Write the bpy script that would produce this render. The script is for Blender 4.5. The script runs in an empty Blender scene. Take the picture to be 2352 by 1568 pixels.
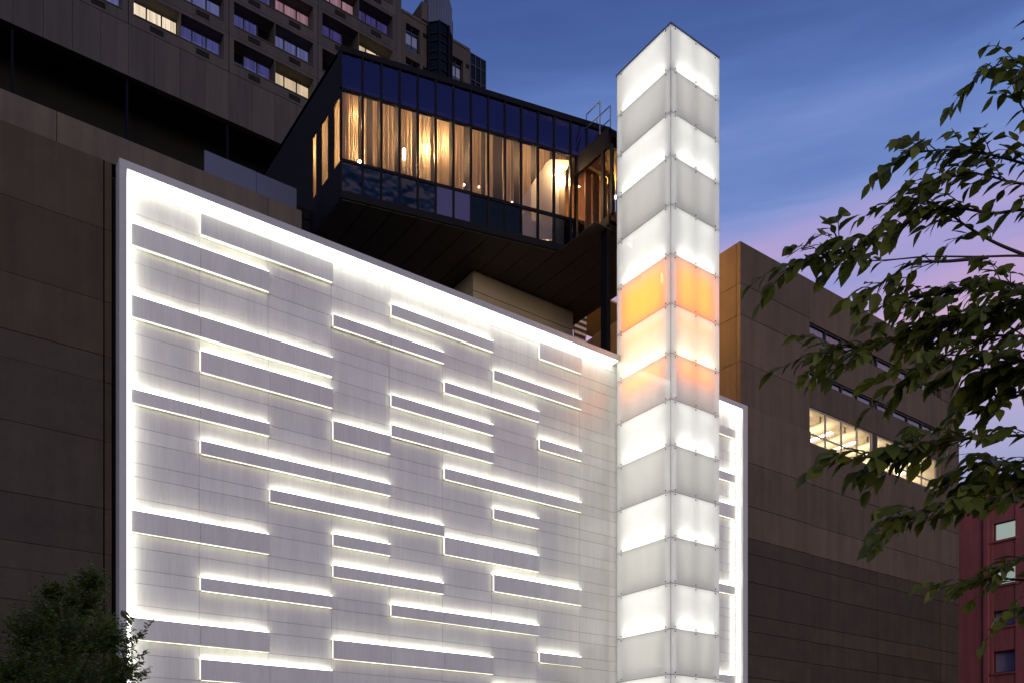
import bpy, math, random
from mathutils import Vector, Matrix
R = math.radians
random.seed(7)
sc = bpy.context.scene

# ------------------------------------------------------------------ camera
# world axes: X runs along the facades (receding to the right), Y runs into the depth, Z up
F, CX, HY, VR = 2019.0, 1176.0, 1826.0, 3985.0        # calibration on a 2352 x 1568 sheet
ang = math.atan2(VR - CX, F)
FW = Vector((math.cos(ang), math.sin(ang), 0))
RT = Vector((math.sin(ang), -math.cos(ang), 0))
EYE = Vector((0, 0, 1.6))
cd = bpy.data.cameras.new('camera'); cam = bpy.data.objects.new('camera', cd)
sc.collection.objects.link(cam); sc.camera = cam
cam.location = EYE
cam.rotation_euler = (R(90), 0, math.atan2(FW.y, FW.x) - R(90))
cd.sensor_width = 36; cd.lens = 36 * F / 2352
cd.shift_y = (HY - 784) / 2352
cd.clip_start = 0.1; cd.clip_end = 2000

# ------------------------------------------------------------------ sky
w = bpy.data.worlds.new('World'); sc.world = w; w.use_nodes = True
nt = w.node_tree; nt.nodes.clear()
N = nt.nodes.new; K = nt.links.new
out = N('ShaderNodeOutputWorld')
geo = N('ShaderNodeTexCoord')
sep = N('ShaderNodeSeparateXYZ'); K(geo.outputs['Generated'], sep.inputs[0])
mp = N('ShaderNodeMapping'); mp.inputs['Scale'].default_value = (1.0, 1.0, 9.0); K(geo.outputs['Generated'], mp.inputs[0])
n1 = N('ShaderNodeTexNoise'); n1.inputs['Scale'].default_value = 2.4; n1.inputs['Detail'].default_value = 6; n1.inputs['Roughness'].default_value = .55
K(mp.outputs[0], n1.inputs['Vector'])
wob = N('ShaderNodeMath'); wob.operation = 'MULTIPLY_ADD'; wob.inputs[1].default_value = .18; wob.inputs[2].default_value = -.09
K(n1.outputs['Fac'], wob.inputs[0])
ad = N('ShaderNodeMath'); ad.operation = 'ADD'; K(sep.outputs['Z'], ad.inputs[0]); K(wob.outputs[0], ad.inputs[1])
ramp = N('ShaderNodeValToRGB'); K(ad.outputs[0], ramp.inputs[0])
def s2l(c): return tuple(((x/255+.055)/1.055)**2.4 if x > 10 else x/255/12.92 for x in c)
cr = ramp.color_ramp; cr.interpolation = 'B_SPLINE'
stops = [(0.0, (92, 94, 106)), (.20, (140, 144, 172)), (.33, (160, 170, 216)), (.425, (212, 172, 202)), (.475, (186, 162, 210)), (.525, (142, 154, 212)), (.555, (112, 140, 202)), (.605, (90, 118, 180)), (.66, (70, 95, 158)), (.72, (60, 84, 145)), (1.0, (42, 60, 112))]
cr.elements[0].position = 0; cr.elements[1].position = 1
for p, c in stops[1:-1]: cr.elements.new(p)
for e, (p, c) in zip(cr.elements, stops): e.position = p; e.color = (*s2l(c), 1)
# thin cloud streaks
mp2 = N('ShaderNodeMapping'); mp2.inputs['Scale'].default_value = (1.0, 1.0, 13.0); mp2.inputs['Location'].default_value = (3, 1, 2); K(geo.outputs['Generated'], mp2.inputs[0])
n2 = N('ShaderNodeTexNoise'); n2.inputs['Scale'].default_value = 3.2; n2.inputs['Detail'].default_value = 7; K(mp2.outputs[0], n2.inputs['Vector'])
cm = N('ShaderNodeMapRange'); cm.inputs[1].default_value = .52; cm.inputs[2].default_value = .78; cm.inputs[4].default_value = .85; K(n2.outputs['Fac'], cm.inputs[0])
fade = N('ShaderNodeMapRange'); fade.inputs[1].default_value = .62; fade.inputs[2].default_value = .36; K(sep.outputs['Z'], fade.inputs[0])
cmul = N('ShaderNodeMath'); cmul.operation = 'MULTIPLY'; K(cm.outputs[0], cmul.inputs[0]); K(fade.outputs[0], cmul.inputs[1])
mixc = N('ShaderNodeMix'); mixc.data_type = 'RGBA'; mixc.inputs[7].default_value = (*s2l((124, 146, 214)), 1)
K(cmul.outputs[0], mixc.inputs[0]); K(ramp.outputs[0], mixc.inputs[6])
bg = N('ShaderNodeBackground'); bg.inputs[1].default_value = 1.0; K(mixc.outputs[2], bg.inputs[0])
sky = N('ShaderNodeTexSky'); sky.sky_type = 'NISHITA'; sky.sun_disc = False; sky.sun_elevation = R(-3.5); sky.sun_rotation = R(200)
bg2 = N('ShaderNodeBackground'); bg2.inputs[1].default_value = .05; K(sky.outputs[0], bg2.inputs[0])
add = N('ShaderNodeAddShader'); K(bg.outputs[0], add.inputs[0]); K(bg2.outputs[0], add.inputs[1]); K(add.outputs[0], out.inputs[0])
# last glow of the set sun, low in the west behind the camera: weak and very soft
sd = bpy.data.lights.new('sun', 'SUN'); sd.energy = .66; sd.angle = R(20); sd.color = (1, .78, .55)
so = bpy.data.objects.new('sun', sd); sc.collection.objects.link(so)
so.rotation_euler = Vector((-.45, -1, .13)).to_track_quat('Z', 'Y').to_euler()
vs = sc.view_settings; vs.view_transform = 'Standard'; vs.look = 'None'; vs.exposure = 0; vs.gamma = 1; vs.use_curve_mapping = False
sc.cycles.max_bounces = 8; sc.cycles.transparent_max_bounces = 16; sc.cycles.use_denoising = True
sc.cycles.caustics_reflective = False; sc.cycles.caustics_refractive = False; sc.cycles.sample_clamp_indirect = 4

# ------------------------------------------------------------------ helpers
def ray(x, y): return RT * ((x - CX) / F) + FW + Vector((0, 0, (HY - y) / F))
def onV(x, y, v): r = ray(x, y); return EYE + r * (v / r.y)
def onU(x, y, u): r = ray(x, y); return EYE + r * (u / r.x)
def onZ(x, y, z): r = ray(x, y); return EYE + r * ((z - 1.6) / r.z)
def at(x, y, dep): return EYE + ray(x, y) * dep
def link(o): sc.collection.objects.link(o); return o

class MB:
    def __init__(s): s.v = []; s.f = []
    def box(s, x0, x1, y0, y1, z0, z1):
        b = len(s.v)
        s.v += [(x, y, z) for z in (z0, z1) for y in (y0, y1) for x in (x0, x1)]
        s.f += [tuple(b + i for i in q) for q in ((0,2,3,1),(4,5,7,6),(0,1,5,4),(2,6,7,3),(0,4,6,2),(1,3,7,5))]
        return s
    def cbox(s, c, x, y, z, sx, sy, sz):          # oriented box
        b = len(s.v); c = Vector(c)
        for k in (-.5, .5):
            for j in (-.5, .5):
                for i in (-.5, .5): s.v.append(tuple(c + x*i*sx + y*j*sy + z*k*sz))
        fl = x.cross(y).dot(z) < 0
        s.f += [tuple(b + i for i in (reversed(q) if fl else q)) for q in ((0,2,3,1),(4,5,7,6),(0,1,5,4),(2,6,7,3),(0,4,6,2),(1,3,7,5))]
        return s
    def wallbox(s, A, B, z0, z1, t0, t1):           # box along plan line A-B, from normal offset t0 to t1
        d = Vector((B[0]-A[0], B[1]-A[1], 0)); L = d.length; d /= L; n = Vector((d.y, -d.x, 0))
        c = Vector((A[0], A[1], (z0+z1)/2)) + d*L/2 + n*(t0+t1)/2
        return s.cbox(c, d, n, Vector((0,0,1)), L, abs(t1-t0), z1-z0)
    def poly(s, pts, z0, z1):                        # vertical prism, pts counter-clockwise
        b = len(s.v); n = len(pts)
        s.v += [(p[0], p[1], z0) for p in pts] + [(p[0], p[1], z1) for p in pts]
        s.f += [tuple(b+i for i in reversed(range(n))), tuple(b+n+i for i in range(n))]
        s.f += [(b+i, b+(i+1) % n, b+n+(i+1) % n, b+n+i) for i in range(n)]
        return s
    def tube(s, pts, rad, n=6):
        pts = [Vector(p) for p in pts]; b = len(s.v)
        if not hasattr(rad, '__len__'): rad = [rad]*len(pts)
        for i, p in enumerate(pts):
            d = (pts[min(i+1, len(pts)-1)] - pts[max(i-1, 0)]).normalized()
            a = d.orthogonal().normalized() if i == 0 else (a - d*a.dot(d)).normalized()
            c = d.cross(a)
            for k in range(n):
                t = 2*math.pi*k/n; s.v.append(tuple(p + (a*math.cos(t) + c*math.sin(t))*rad[i]))
        for i in range(len(pts)-1):
            for k in range(n):
                s.f.append((b+i*n+k, b+i*n+(k+1) % n, b+(i+1)*n+(k+1) % n, b+(i+1)*n+k))
        s.f.append(tuple(b+k for k in reversed(range(n)))); s.f.append(tuple(b+(len(pts)-1)*n+k for k in range(n)))
        return s
    def mesh(s, name, mat, off=(0,0,0)):
        me = bpy.data.meshes.new(name)
        me.from_pydata([(x-off[0], y-off[1], z-off[2]) for x, y, z in s.v], [], s.f); me.materials.append(mat); me.update()
        return me
    def build(s, name, mat, parent=None, kind=None, label=None):
        off = base(parent)
        o = link(bpy.data.objects.new(name, s.mesh(name, mat, off)))
        if parent: o.parent = parent
        if kind: o['kind'] = kind
        if label: o['label'] = label
        return o
def base(p):
    v = Vector((0,0,0))
    while p is not None: v = v + p.location; p = p.parent
    return v
def thing(name, label, cat, loc, group=None):
    o = link(bpy.data.objects.new(name, None)); o.location = loc; o.empty_display_size = .3
    o['label'] = label; o['category'] = cat
    if group: o['group'] = group
    return o
def tag(o, label, cat, group=None):
    o['label'] = label; o['category'] = cat
    if group: o['group'] = group
    return o
def place(name, me, loc, parent):
    o = link(bpy.data.objects.new(name, me)); o.location = Vector(loc) - base(parent); o.parent = parent
    return o

# ------------------------------------------------------------------ materials
def pmat(name, col, rough=.6, metal=0, vary=.0, vscale=1.0, bump=0, bscale=20, stretch=None, spec=.5, coat=0, stain=0):
    m = bpy.data.materials.new(name); m.use_nodes = True; t = m.node_tree; b = t.nodes['Principled BSDF']
    b.inputs['Base Color'].default_value = (*col, 1); b.inputs['Roughness'].default_value = rough; b.inputs['Metallic'].default_value = metal
    b.inputs['Specular IOR Level'].default_value = spec; b.inputs['Coat Weight'].default_value = coat; b.inputs['Coat Roughness'].default_value = .22
    if vary or bump:
        g = t.nodes.new('ShaderNodeNewGeometry'); mpn = t.nodes.new('ShaderNodeMapping'); t.links.new(g.outputs['Position'], mpn.inputs[0])
        if stretch: mpn.inputs['Scale'].default_value = stretch
    if vary:
        n = t.nodes.new('ShaderNodeTexNoise'); n.inputs['Scale'].default_value = vscale; n.inputs['Detail'].default_value = 8; n.inputs['Roughness'].default_value = .65
        t.links.new(mpn.outputs[0], n.inputs['Vector'])
        oi = t.nodes.new('ShaderNodeObjectInfo')
        ma = t.nodes.new('ShaderNodeMath'); ma.operation = 'MULTIPLY_ADD'; ma.inputs[1].default_value = .25 if not stain else .4; t.links.new(oi.outputs['Random'], ma.inputs[0]); t.links.new(n.outputs['Fac'], ma.inputs[2])
        mr = t.nodes.new('ShaderNodeMapRange'); mr.inputs[1].default_value = .3; mr.inputs[2].default_value = .95; mr.inputs[3].default_value = 1-vary; mr.inputs[4].default_value = 1+vary
        t.links.new(ma.outputs[0], mr.inputs[0])
        mx = t.nodes.new('ShaderNodeMix'); mx.data_type = 'RGBA'; mx.blend_type = 'MULTIPLY'; mx.inputs[0].default_value = 1; mx.inputs[6].default_value = (*col, 1)
        t.links.new(mr.outputs[0], mx.inputs[7]); t.links.new(mx.outputs[2], b.inputs['Base Color'])
        if stain:                                      # rain streaks and grime running down
            m3 = t.nodes.new('ShaderNodeMapping'); m3.inputs['Scale'].default_value = (2.6, 2.6, .16); t.links.new(g.outputs['Position'], m3.inputs[0])
            n3 = t.nodes.new('ShaderNodeTexNoise'); n3.inputs['Scale'].default_value = 1; n3.inputs['Detail'].default_value = 7; n3.inputs['Roughness'].default_value = .6; t.links.new(m3.outputs[0], n3.inputs['Vector'])
            r3 = t.nodes.new('ShaderNodeMapRange'); r3.inputs[1].default_value = .38; r3.inputs[2].default_value = .62; r3.inputs[3].default_value = 1-stain; r3.inputs[4].default_value = 1+stain*.5; t.links.new(n3.outputs['Fac'], r3.inputs[0])
            x3 = t.nodes.new('ShaderNodeMix'); x3.data_type = 'RGBA'; x3.blend_type = 'MULTIPLY'; x3.inputs[0].default_value = 1; t.links.new(mx.outputs[2], x3.inputs[6]); t.links.new(r3.outputs[0], x3.inputs[7]); t.links.new(x3.outputs[2], b.inputs['Base Color'])
    if bump:
        n = t.nodes.new('ShaderNodeTexNoise'); n.inputs['Scale'].default_value = bscale; n.inputs['Detail'].default_value = 5; t.links.new(mpn.outputs[0], n.inputs['Vector'])
        bp = t.nodes.new('ShaderNodeBump'); bp.inputs['Strength'].default_value = bump; bp.inputs['Distance'].default_value = .03
        t.links.new(n.outputs['Fac'], bp.inputs['Height']); t.links.new(bp.outputs[0], b.inputs['Normal'])
    return m
def emat(name, col, L):
    m = bpy.data.materials.new(name); m.use_nodes = True; t = m.node_tree; t.nodes.clear()
    e = t.nodes.new('ShaderNodeEmission'); e.inputs[0].default_value = (*col, 1); e.inputs[1].default_value = L
    o = t.nodes.new('ShaderNodeOutputMaterial'); t.links.new(e.outputs[0], o.inputs[0]); return m
def thinout(t, sh):                                   # the inner face of a thin pane lets light straight through
    g = t.nodes.new('ShaderNodeNewGeometry'); tr = t.nodes.new('ShaderNodeBsdfTransparent')
    mx = t.nodes.new('ShaderNodeMixShader'); t.links.new(g.outputs['Backfacing'], mx.inputs[0]); t.links.new(sh.outputs[0], mx.inputs[1]); t.links.new(tr.outputs[0], mx.inputs[2])
    o = t.nodes.new('ShaderNodeOutputMaterial'); t.links.new(mx.outputs[0], o.inputs[0])
def glassmat(name, tint, base_r=.08, rough=.01, bump=0, bscale=3, power=1.0, vio=(1,1,1)):
    m = bpy.data.materials.new(name); m.use_nodes = True; t = m.node_tree; t.nodes.clear()
    tr = t.nodes.new('ShaderNodeBsdfTransparent'); tr.inputs[0].default_value = (*tint, 1)
    gl = t.nodes.new('ShaderNodeBsdfGlossy'); gl.inputs['Roughness'].default_value = rough; gl.inputs[0].default_value = (power*vio[0], power*vio[1], power*vio[2], 1)
    fr = t.nodes.new('ShaderNodeLayerWeight'); fr.inputs[0].default_value = .22
    mr = t.nodes.new('ShaderNodeMapRange'); mr.inputs[3].default_value = base_r; mr.inputs[4].default_value = 1; t.links.new(fr.outputs['Fresnel'], mr.inputs[0])
    mx = t.nodes.new('ShaderNodeMixShader'); t.links.new(mr.outputs[0], mx.inputs[0]); t.links.new(tr.outputs[0], mx.inputs[1]); t.links.new(gl.outputs[0], mx.inputs[2])
    if bump:
        n = t.nodes.new('ShaderNodeTexNoise'); n.inputs['Scale'].default_value = bscale; g = t.nodes.new('ShaderNodeNewGeometry'); t.links.new(g.outputs['Position'], n.inputs['Vector'])
        bp = t.nodes.new('ShaderNodeBump'); bp.inputs['Strength'].default_value = bump; bp.inputs['Distance'].default_value = .1; t.links.new(n.outputs['Fac'], bp.inputs['Height']); t.links.new(bp.outputs[0], gl.inputs['Normal'])
    thinout(t, mx); return m
def transmat(name, col, trans=.6, gloss=0.0, grough=.1, streak=None):
    m = bpy.data.materials.new(name); m.use_nodes = True; t = m.node_tree; t.nodes.clear()
    d = t.nodes.new('ShaderNodeBsdfDiffuse'); d.inputs[0].default_value = (*col, 1)
    tl = t.nodes.new('ShaderNodeBsdfTranslucent'); tl.inputs[0].default_value = (*col, 1)
    mx = t.nodes.new('ShaderNodeMixShader'); mx.inputs[0].default_value = trans; t.links.new(d.outputs[0], mx.inputs[1]); t.links.new(tl.outputs[0], mx.inputs[2])
    last = mx
    if streak:
        g = t.nodes.new('ShaderNodeNewGeometry'); mpn = t.nodes.new('ShaderNodeMapping'); mpn.inputs['Scale'].default_value = streak; t.links.new(g.outputs['Position'], mpn.inputs[0])
        n = t.nodes.new('ShaderNodeTexNoise'); n.inputs['Scale'].default_value = 1; n.inputs['Detail'].default_value = 5; t.links.new(mpn.outputs[0], n.inputs['Vector'])
        mr = t.nodes.new('ShaderNodeMapRange'); mr.inputs[1].default_value = .3; mr.inputs[2].default_value = .7; mr.inputs[3].default_value = .96; mr.inputs[4].default_value = 1.015; t.links.new(n.outputs['Fac'], mr.inputs[0])
        mc = t.nodes.new('ShaderNodeMix'); mc.data_type = 'RGBA'; mc.blend_type = 'MULTIPLY'; mc.inputs[0].default_value = 1; mc.inputs[6].default_value = (*col, 1); t.links.new(mr.outputs[0], mc.inputs[7])
        t.links.new(mc.outputs[2], d.inputs[0]); t.links.new(mc.outputs[2], tl.inputs[0])
    if gloss:
        gl = t.nodes.new('ShaderNodeBsdfGlossy'); gl.inputs['Roughness'].default_value = grough
        fr = t.nodes.new('ShaderNodeFresnel'); fr.inputs[0].default_value = 1.45
        ml = t.nodes.new('ShaderNodeMath'); ml.operation = 'MULTIPLY'; ml.inputs[1].default_value = gloss; t.links.new(fr.outputs[0], ml.inputs[0])
        m2 = t.nodes.new('ShaderNodeMixShader'); t.links.new(ml.outputs[0], m2.inputs[0]); t.links.new(mx.outputs[0], m2.inputs[1]); t.links.new(gl.outputs[0], m2.inputs[2]); last = m2
    if gloss: thinout(t, last); return m
    o = t.nodes.new('ShaderNodeOutputMaterial'); t.links.new(last.outputs[0], o.inputs[0]); return m

def ledmat(name, col, L, sc_):
    m = emat(name, col, L); t = m.node_tree; e = t.nodes['Emission']
    g = t.nodes.new('ShaderNodeNewGeometry'); n = t.nodes.new('ShaderNodeTexNoise'); n.inputs['Scale'].default_value = sc_; n.inputs['Detail'].default_value = 3
    t.links.new(g.outputs['Position'], n.inputs['Vector'])
    mr = t.nodes.new('ShaderNodeMapRange'); mr.inputs[1].default_value = .3; mr.inputs[2].default_value = .7; mr.inputs[3].default_value = L*.6; mr.inputs[4].default_value = L*1.35
    t.links.new(n.outputs['Fac'], mr.inputs[0]); t.links.new(mr.outputs[0], e.inputs[1]); return m
M = {}
M['asphalt'] = pmat('asphalt', (.05,.05,.052), .85, vary=.3, vscale=3, bump=.3)
M['paving'] = pmat('paving', (.44,.43,.40), .8, vary=.2, vscale=2, bump=.2)
M['white_panel'] = pmat('white_panel', (.78,.80,.73), .27, vary=.10, vscale=2.0, bump=.05, bscale=3, stretch=(14,1,1), spec=1.0, coat=.35, stain=.06)
M['white_frame'] = pmat('white_frame', (.55,.57,.57), .45, vary=.04, vscale=1)
M['backing'] = pmat('backing', (.10,.095,.09), .8)
M['backing_pale'] = pmat('pale_backing', (.42,.41,.38), .8)
M['conc_L'] = pmat('concrete_left', (.070,.053,.034), .85, vary=.28, vscale=.9, bump=.25, bscale=9, stain=.15)
M['conc_granite'] = pmat('granite_dark', (.048,.037,.024), .7, vary=.35, vscale=2.2, bump=.3, bscale=30, stain=.15)
M['conc_parapet'] = pmat('concrete_parapet', (.118,.095,.072), .85, vary=.22, vscale=.7, bump=.2, bscale=9, stain=.15)
M['conc_R'] = pmat('concrete_right', (.126,.094,.062), .85, vary=.24, vscale=.6, bump=.2, bscale=8, stain=.15)
M['conc_R2'] = pmat('granite_right', (.066,.048,.028), .75, vary=.3, vscale=1.2, bump=.25, bscale=18, stain=.15)
M['precast'] = pmat('precast', (.072,.065,.062), .85, vary=.25, vscale=.35, bump=.2, bscale=4, stretch=(1,1,.25), stain=.15)
M['precast2'] = pmat('precast_pale', (.080,.068,.062), .85, vary=.2, vscale=.35, bump=.15, bscale=4, stain=.15)
M['dark_metal'] = pmat('dark_metal', (.006,.006,.008), .6, metal=0, vary=.2, vscale=1, spec=.15)
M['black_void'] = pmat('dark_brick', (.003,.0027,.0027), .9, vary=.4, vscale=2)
M['blue_metal'] = pmat('blue_grey_metal', (.10,.12,.20), .4, vary=.12, vscale=.8)
M['blue_dark'] = pmat('blue_dark_steel', (.004,.006,.014), .7, spec=.1)
M['soffit'] = pmat('soffit_panel', (.050,.046,.037), .6, vary=.18, vscale=.8, bump=.05)
M['beige'] = pmat('beige_cladding', (.46,.40,.29), .7, vary=.12, vscale=.7)
M['steel'] = pmat('galvanised_rail', (.30,.31,.36), .4, metal=.6)
M['red_brick'] = pmat('red_brick', (.36,.11,.10), .85, vary=.2, vscale=.6, bump=.3, bscale=14, stain=.15)
M['frame_white'] = pmat('window_frame', (.42,.40,.36), .5)
M['frame_dark'] = pmat('window_frame_dark', (.03,.028,.032), .5)
M['led'] = ledmat('led_white', (1, .935, .80), 9.5, .9)
M['led_under'] = ledmat('led_under', (1, .93, .76), 2.1, .7)
M['led_side'] = emat('led_side', (1, .95, .86), 2.2)
M['led_ledge'] = emat('led_ledge', (1, .965, .90), 4.6)
M['led_jamb'] = emat('led_jamb', (1, .96, .89), 6.5)
M['t_core'] = pmat('tower_core', (.80,.80,.78), .6)
M['t_glass'] = transmat('frosted_glass', (.86,.87,.85), .72, gloss=.9, grough=.03, streak=(3,3,.8))
M['t_bright'] = ledmat('tower_lamp', (1,.98,.93), 12, 1.3)
M['t_bright2'] = emat('tower_lamp_top', (1,.98,.93), 4)
M['t_dim'] = emat('tower_lamp_dim', (1,.97,.90), 2.2)
M['t_orange'] = emat('tower_panel_orange', (1,.215,.012), 5.5)
M['t_peach'] = emat('tower_panel_peach', (1,.78,.50), 1.8)
M['t_bright_peach'] = ledmat('tower_lamp_peach', (1,.86,.62), 12, 1.3)
M['t_corner'] = emat('tower_corner_lamp', (1,.98,.93), 2.5)
M['t_pan'] = emat('tower_panel', (1,.965,.89), 1.4)
M['t_pan_dim'] = emat('tower_panel_dim', (1,.955,.865), .98)
M['seal'] = pmat('joint_seal', (.10,.085,.065), .7)
M['bolt'] = pmat('bolt', (.05,.045,.04), .4, metal=.8)
M['bar_glass'] = glassmat('bar_glass', (.90,.80,.82), .02, power=.75)
M['upper_glass'] = glassmat('upper_glass', (.60,.46,.60), .10, power=.9, vio=(.62,.48,1))
M['span_wavy'] = glassmat('spandrel_wavy', (.01,.01,.015), .06, .02, bump=1.3, bscale=1.3, power=.7)
M['span_blue'] = pmat('spandrel_blue', (.075,.07,.20), .35, spec=.6)
M['span_dark'] = glassmat('spandrel_dark', (.02,.02,.02), .03, .02, power=.5)
M['hotel_glass'] = glassmat('hotel_glass', (.8,.8,.9), .16)
M['curtain'] = transmat('curtain', (.55,.45,.33), .55)
M['warm_bulb'] = emat('warm_bulb', (1,.70,.32), 1150)
M['assumed_amber_bulb'] = emat('assumed_amber_bulb', (1,.50,.12), 1500)
M['small_bulb'] = emat('small_bulb', (1,.80,.50), 25)
M['wood'] = pmat('wood_wall', (.16,.075,.03), .5, vary=.35, vscale=2, stretch=(1,8,1))
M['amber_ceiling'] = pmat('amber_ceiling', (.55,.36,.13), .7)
M['int_dark'] = pmat('interior_dark', (.02,.015,.014), .8)
M['blind'] = pmat('blind', (.7,.68,.8), .9, vary=.15, vscale=6, stretch=(6,1,.2))
M['bark'] = pmat('bark', (.06,.045,.035), .9, vary=.3, vscale=8, bump=.4, bscale=40)

# ------------------------------------------------------------------ ground
g = MB(); g.v = [(-600,-600,0),(900,-600,0),(900,900,0),(-600,900,0)]; g.f = [(0,1,2,3)]
g.build('ground', M['asphalt'], kind='structure')
MB().box(-80, 120, 12.0, 23.3, .02, .14).build('pavement', M['paving'], kind='structure')

# ------------------------------------------------------------------ illuminated facade
VF = 23.16; WALL = VF + .14
C1, CW = 6.732, 1.842
cols = [C1 + CW*(i-1) for i in range(13)]          # cols[0]=4.89 ... cols[12]=26.99
cols.append(27.72)
PER, HS, HT = .886, .342, .544
rows = []                                           # (z_top, z_bot), from the top
z = 16.11 + HT
rows.append((16.93, z))
k = 0
while z > .3:
    h = HT if k % 2 == 0 else HS
    rows.append((z, z-h)); z -= h; k += 1
fac = thing('illuminated_facade', 'large white panelled facade outlined and striped with glowing light lines', 'facade', (4.89, VF, 0))
MB().box(4.75, 27.9, WALL+.035, WALL+.10, 0.15, 17.0).build('backing_wall', M['backing_pale'], fac)
def row_at(ztop): return min(range(len(rows)), key=lambda i: abs(rows[i][0]-ztop))
bars = [(0,2,15.77),(1,3,16.654),(0,3,14.0),(1,3,13.12),(0,2,11.70),(1,4,10.82),(2,5,9.95),(0,2,8.67),(1,3,7.30),(0,2,6.03),(1,3,5.15),
        (3,4,12.25),(3,5,15.22),(4,6,16.11),(6,8,15.22),(5,7,14.33),(4,6,13.45),(4,6,12.57),(7,8,13.45),(7,8,16.654),(5,8,11.68),(6,7,10.79),
        (5,7,9.55),(3,4,9.05),(3,5,8.16),(6,8,8.67),(4,7,7.28),(3,6,6.03),(7,8,6.38),(6,7,5.15),(11,13,14.33),(11,13,13.12),(11,13,9.95),(11,13,6.38),(11,13,16.11)]
lit = {}
for a, b, zt in bars:
    r = row_at(zt)
    for c in range(a, b): lit[(c, r)] = 1
cache = {}
hid = MB()
GAP = .0045
for r, (zt, zb) in enumerate(rows):
    for c in range(13):
        x0, x1 = cols[c], cols[c+1]
        if 20 < x0 + .9 and x0 < 26 and c != 8 and c != 11 and c != 12 and not (c == 8): 
            if c >= 9: hid.box(x0+GAP, x1-GAP, WALL, WALL+.03, zb+GAP, zt-GAP); continue
        if zb < 4.2: hid.box(x0+GAP, x1-GAP, WALL, WALL+.03, zb+GAP, zt-GAP); continue
        t = .165 if (c, r) in lit else .03
        key = (round(x1-x0, 2), round(zt-zb, 2), t)
        if key not in cache:
            hw, hh = (x1-x0)/2-GAP, (zt-zb)/2-GAP
            cache[key] = MB().box(-hw, hw, -t, 0, -hh, hh).mesh('panel', M['white_panel'])
        jit = random.uniform(-.003, .003)
        place('panel', cache[key], ((x0+x1)/2, (VF if t > .1 else WALL) + t + jit, (zt+zb)/2), fac)
hid.build('panel_field', M['white_panel'], fac, kind='stuff')
for a, b, zt in bars:
    r = row_at(zt); zt, zb = rows[r]; x0, x1 = cols[a], cols[b]
    if a == 0: x0 += .16
    if b == 13: x1 = 27.6
    if r > 1 and zt < 16.0 or a == 4:
        MB().box(x0+.03, x1-.03, VF+.012, WALL-.005, zt+.001, zt+.016).build('light_strip', M['led'], fac)
    MB().box(x0+.03, x1-.03, VF+.02, VF+.045, zb-.012, zb-.001).build('edge_light', M['led_under'], fac)
    if a > 0: MB().box(x0-.014, x0-.001, VF+.02, VF+.04, zb+.02, zt-.02).build('edge_light', M['led_side'], fac)
FV = VF - .24
MB().box(4.72, 28.02, FV, WALL, 16.90, 17.09).build('frame_head', M['white_frame'], fac)
MB().box(4.72, 4.895, FV, WALL, .15, 16.898).build('frame_jamb', M['white_frame'], fac)
MB().box(27.74, 28.02, FV, WALL, .15, 16.898).build('frame_jamb', M['white_frame'], fac)
MB().box(4.92, 21.1, FV+.03, FV+.375, 16.885, 16.899).build('light_strip', M['led_ledge'], fac)
MB().box(23.6, 27.7, FV+.03, FV+.375, 16.885, 16.899).build('light_strip', M['led_ledge'], fac)
MB().box(4.90, 5.03, VF-.02, VF+.13, .3, 16.84).build('light_strip', M['led_jamb'], fac)
MB().box(27.67, 27.735, FV+.18, VF+.04, .3, 16.84).build('light_strip', M['led_jamb'], fac)

# ------------------------------------------------------------------ glass light tower
U0, U1, V0, V1 = 21.183, 23.55, 20.49, 23.10
tz = [27.04,25.58,24.15,22.71,21.10,19.47,17.84,16.21,14.70,13.18,11.65,10.14,8.63,7.12,5.61,4.10,2.60,1.1]
tow = thing('light_tower', 'tall square frosted glass tower glowing white with an orange band', 'tower', (22.36, 21.8, 0))
core = .34
MB().box(U0+core, U1-core, V0+core, V1, .14, 26.9).build('core', M['t_core'], tow)
MB().box(U0-.012, U1+.012, V0-.012, V1+.05, 27.045, 27.10).build('cap', M['blue_metal'], tow)
MB().box(U0+.03, U1-.03, V1, V1+.04, 17.2, 27.04).build('rear_panel', M['t_core'], tow)
MB().box(U0, U1, V0, V1, .14, 1.09).build('plinth', M['conc_parapet'], tow)
fins = MB()
for zz in tz:
    shelf = MB()
    shelf.box(U0+.05, U0+core, V0+.05, V1, zz-.015, zz+.015 if zz < 27 else zz)
    shelf.box(U0+core, U1-.05, V0+.05, V0+core, zz-.015, zz+.015 if zz < 27 else zz)
    shelf.box(U1-core, U1-.05, V0+core, V1, zz-.015, zz+.015 if zz < 27 else zz)
    shelf.build('shelf', M['t_core'], tow)
for i in range(len(tz)-1):
    zt, zb = tz[i], tz[i+1]
    fins.box(U0+.10, U0+core, V0+.24, V0+.27, zb+.016, zt-.016)
    fins.box(U0+.24, U0+.27, V0+.10, V0+.23, zb+.016, zt-.016)
    fins.box(U0+.10, U0+core, V1-.24, V1-.21, zb+.016, zt-.016)
    fins.box(U1-.27, U1-.24, V0+.10, V0+core, zb+.016, zt-.016)
    fins.box((U0+U1)/2-.025, (U0+U1)/2+.025, V0+.10, V0+core, zb+.016, zt-.016)
fins.build('fins', M['t_core'], tow)
for zz in tz[1:]:                                     # dark seals in the horizontal joints
    MB().box(U0+.002, U0+.016, V0+.02, V1, zz-.005, zz+.005).build('joint_seal', M['seal'], tow)
    MB().box(U0+.002, U1-.002, V0+.002, V0+.016, zz-.005, zz+.005).build('joint_seal', M['seal'], tow)
MB().box(U0-.004, U0+.004, V0-.004, V0+.004, 1.1, 27.04).build('corner_seal', M['seal'], tow)
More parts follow.
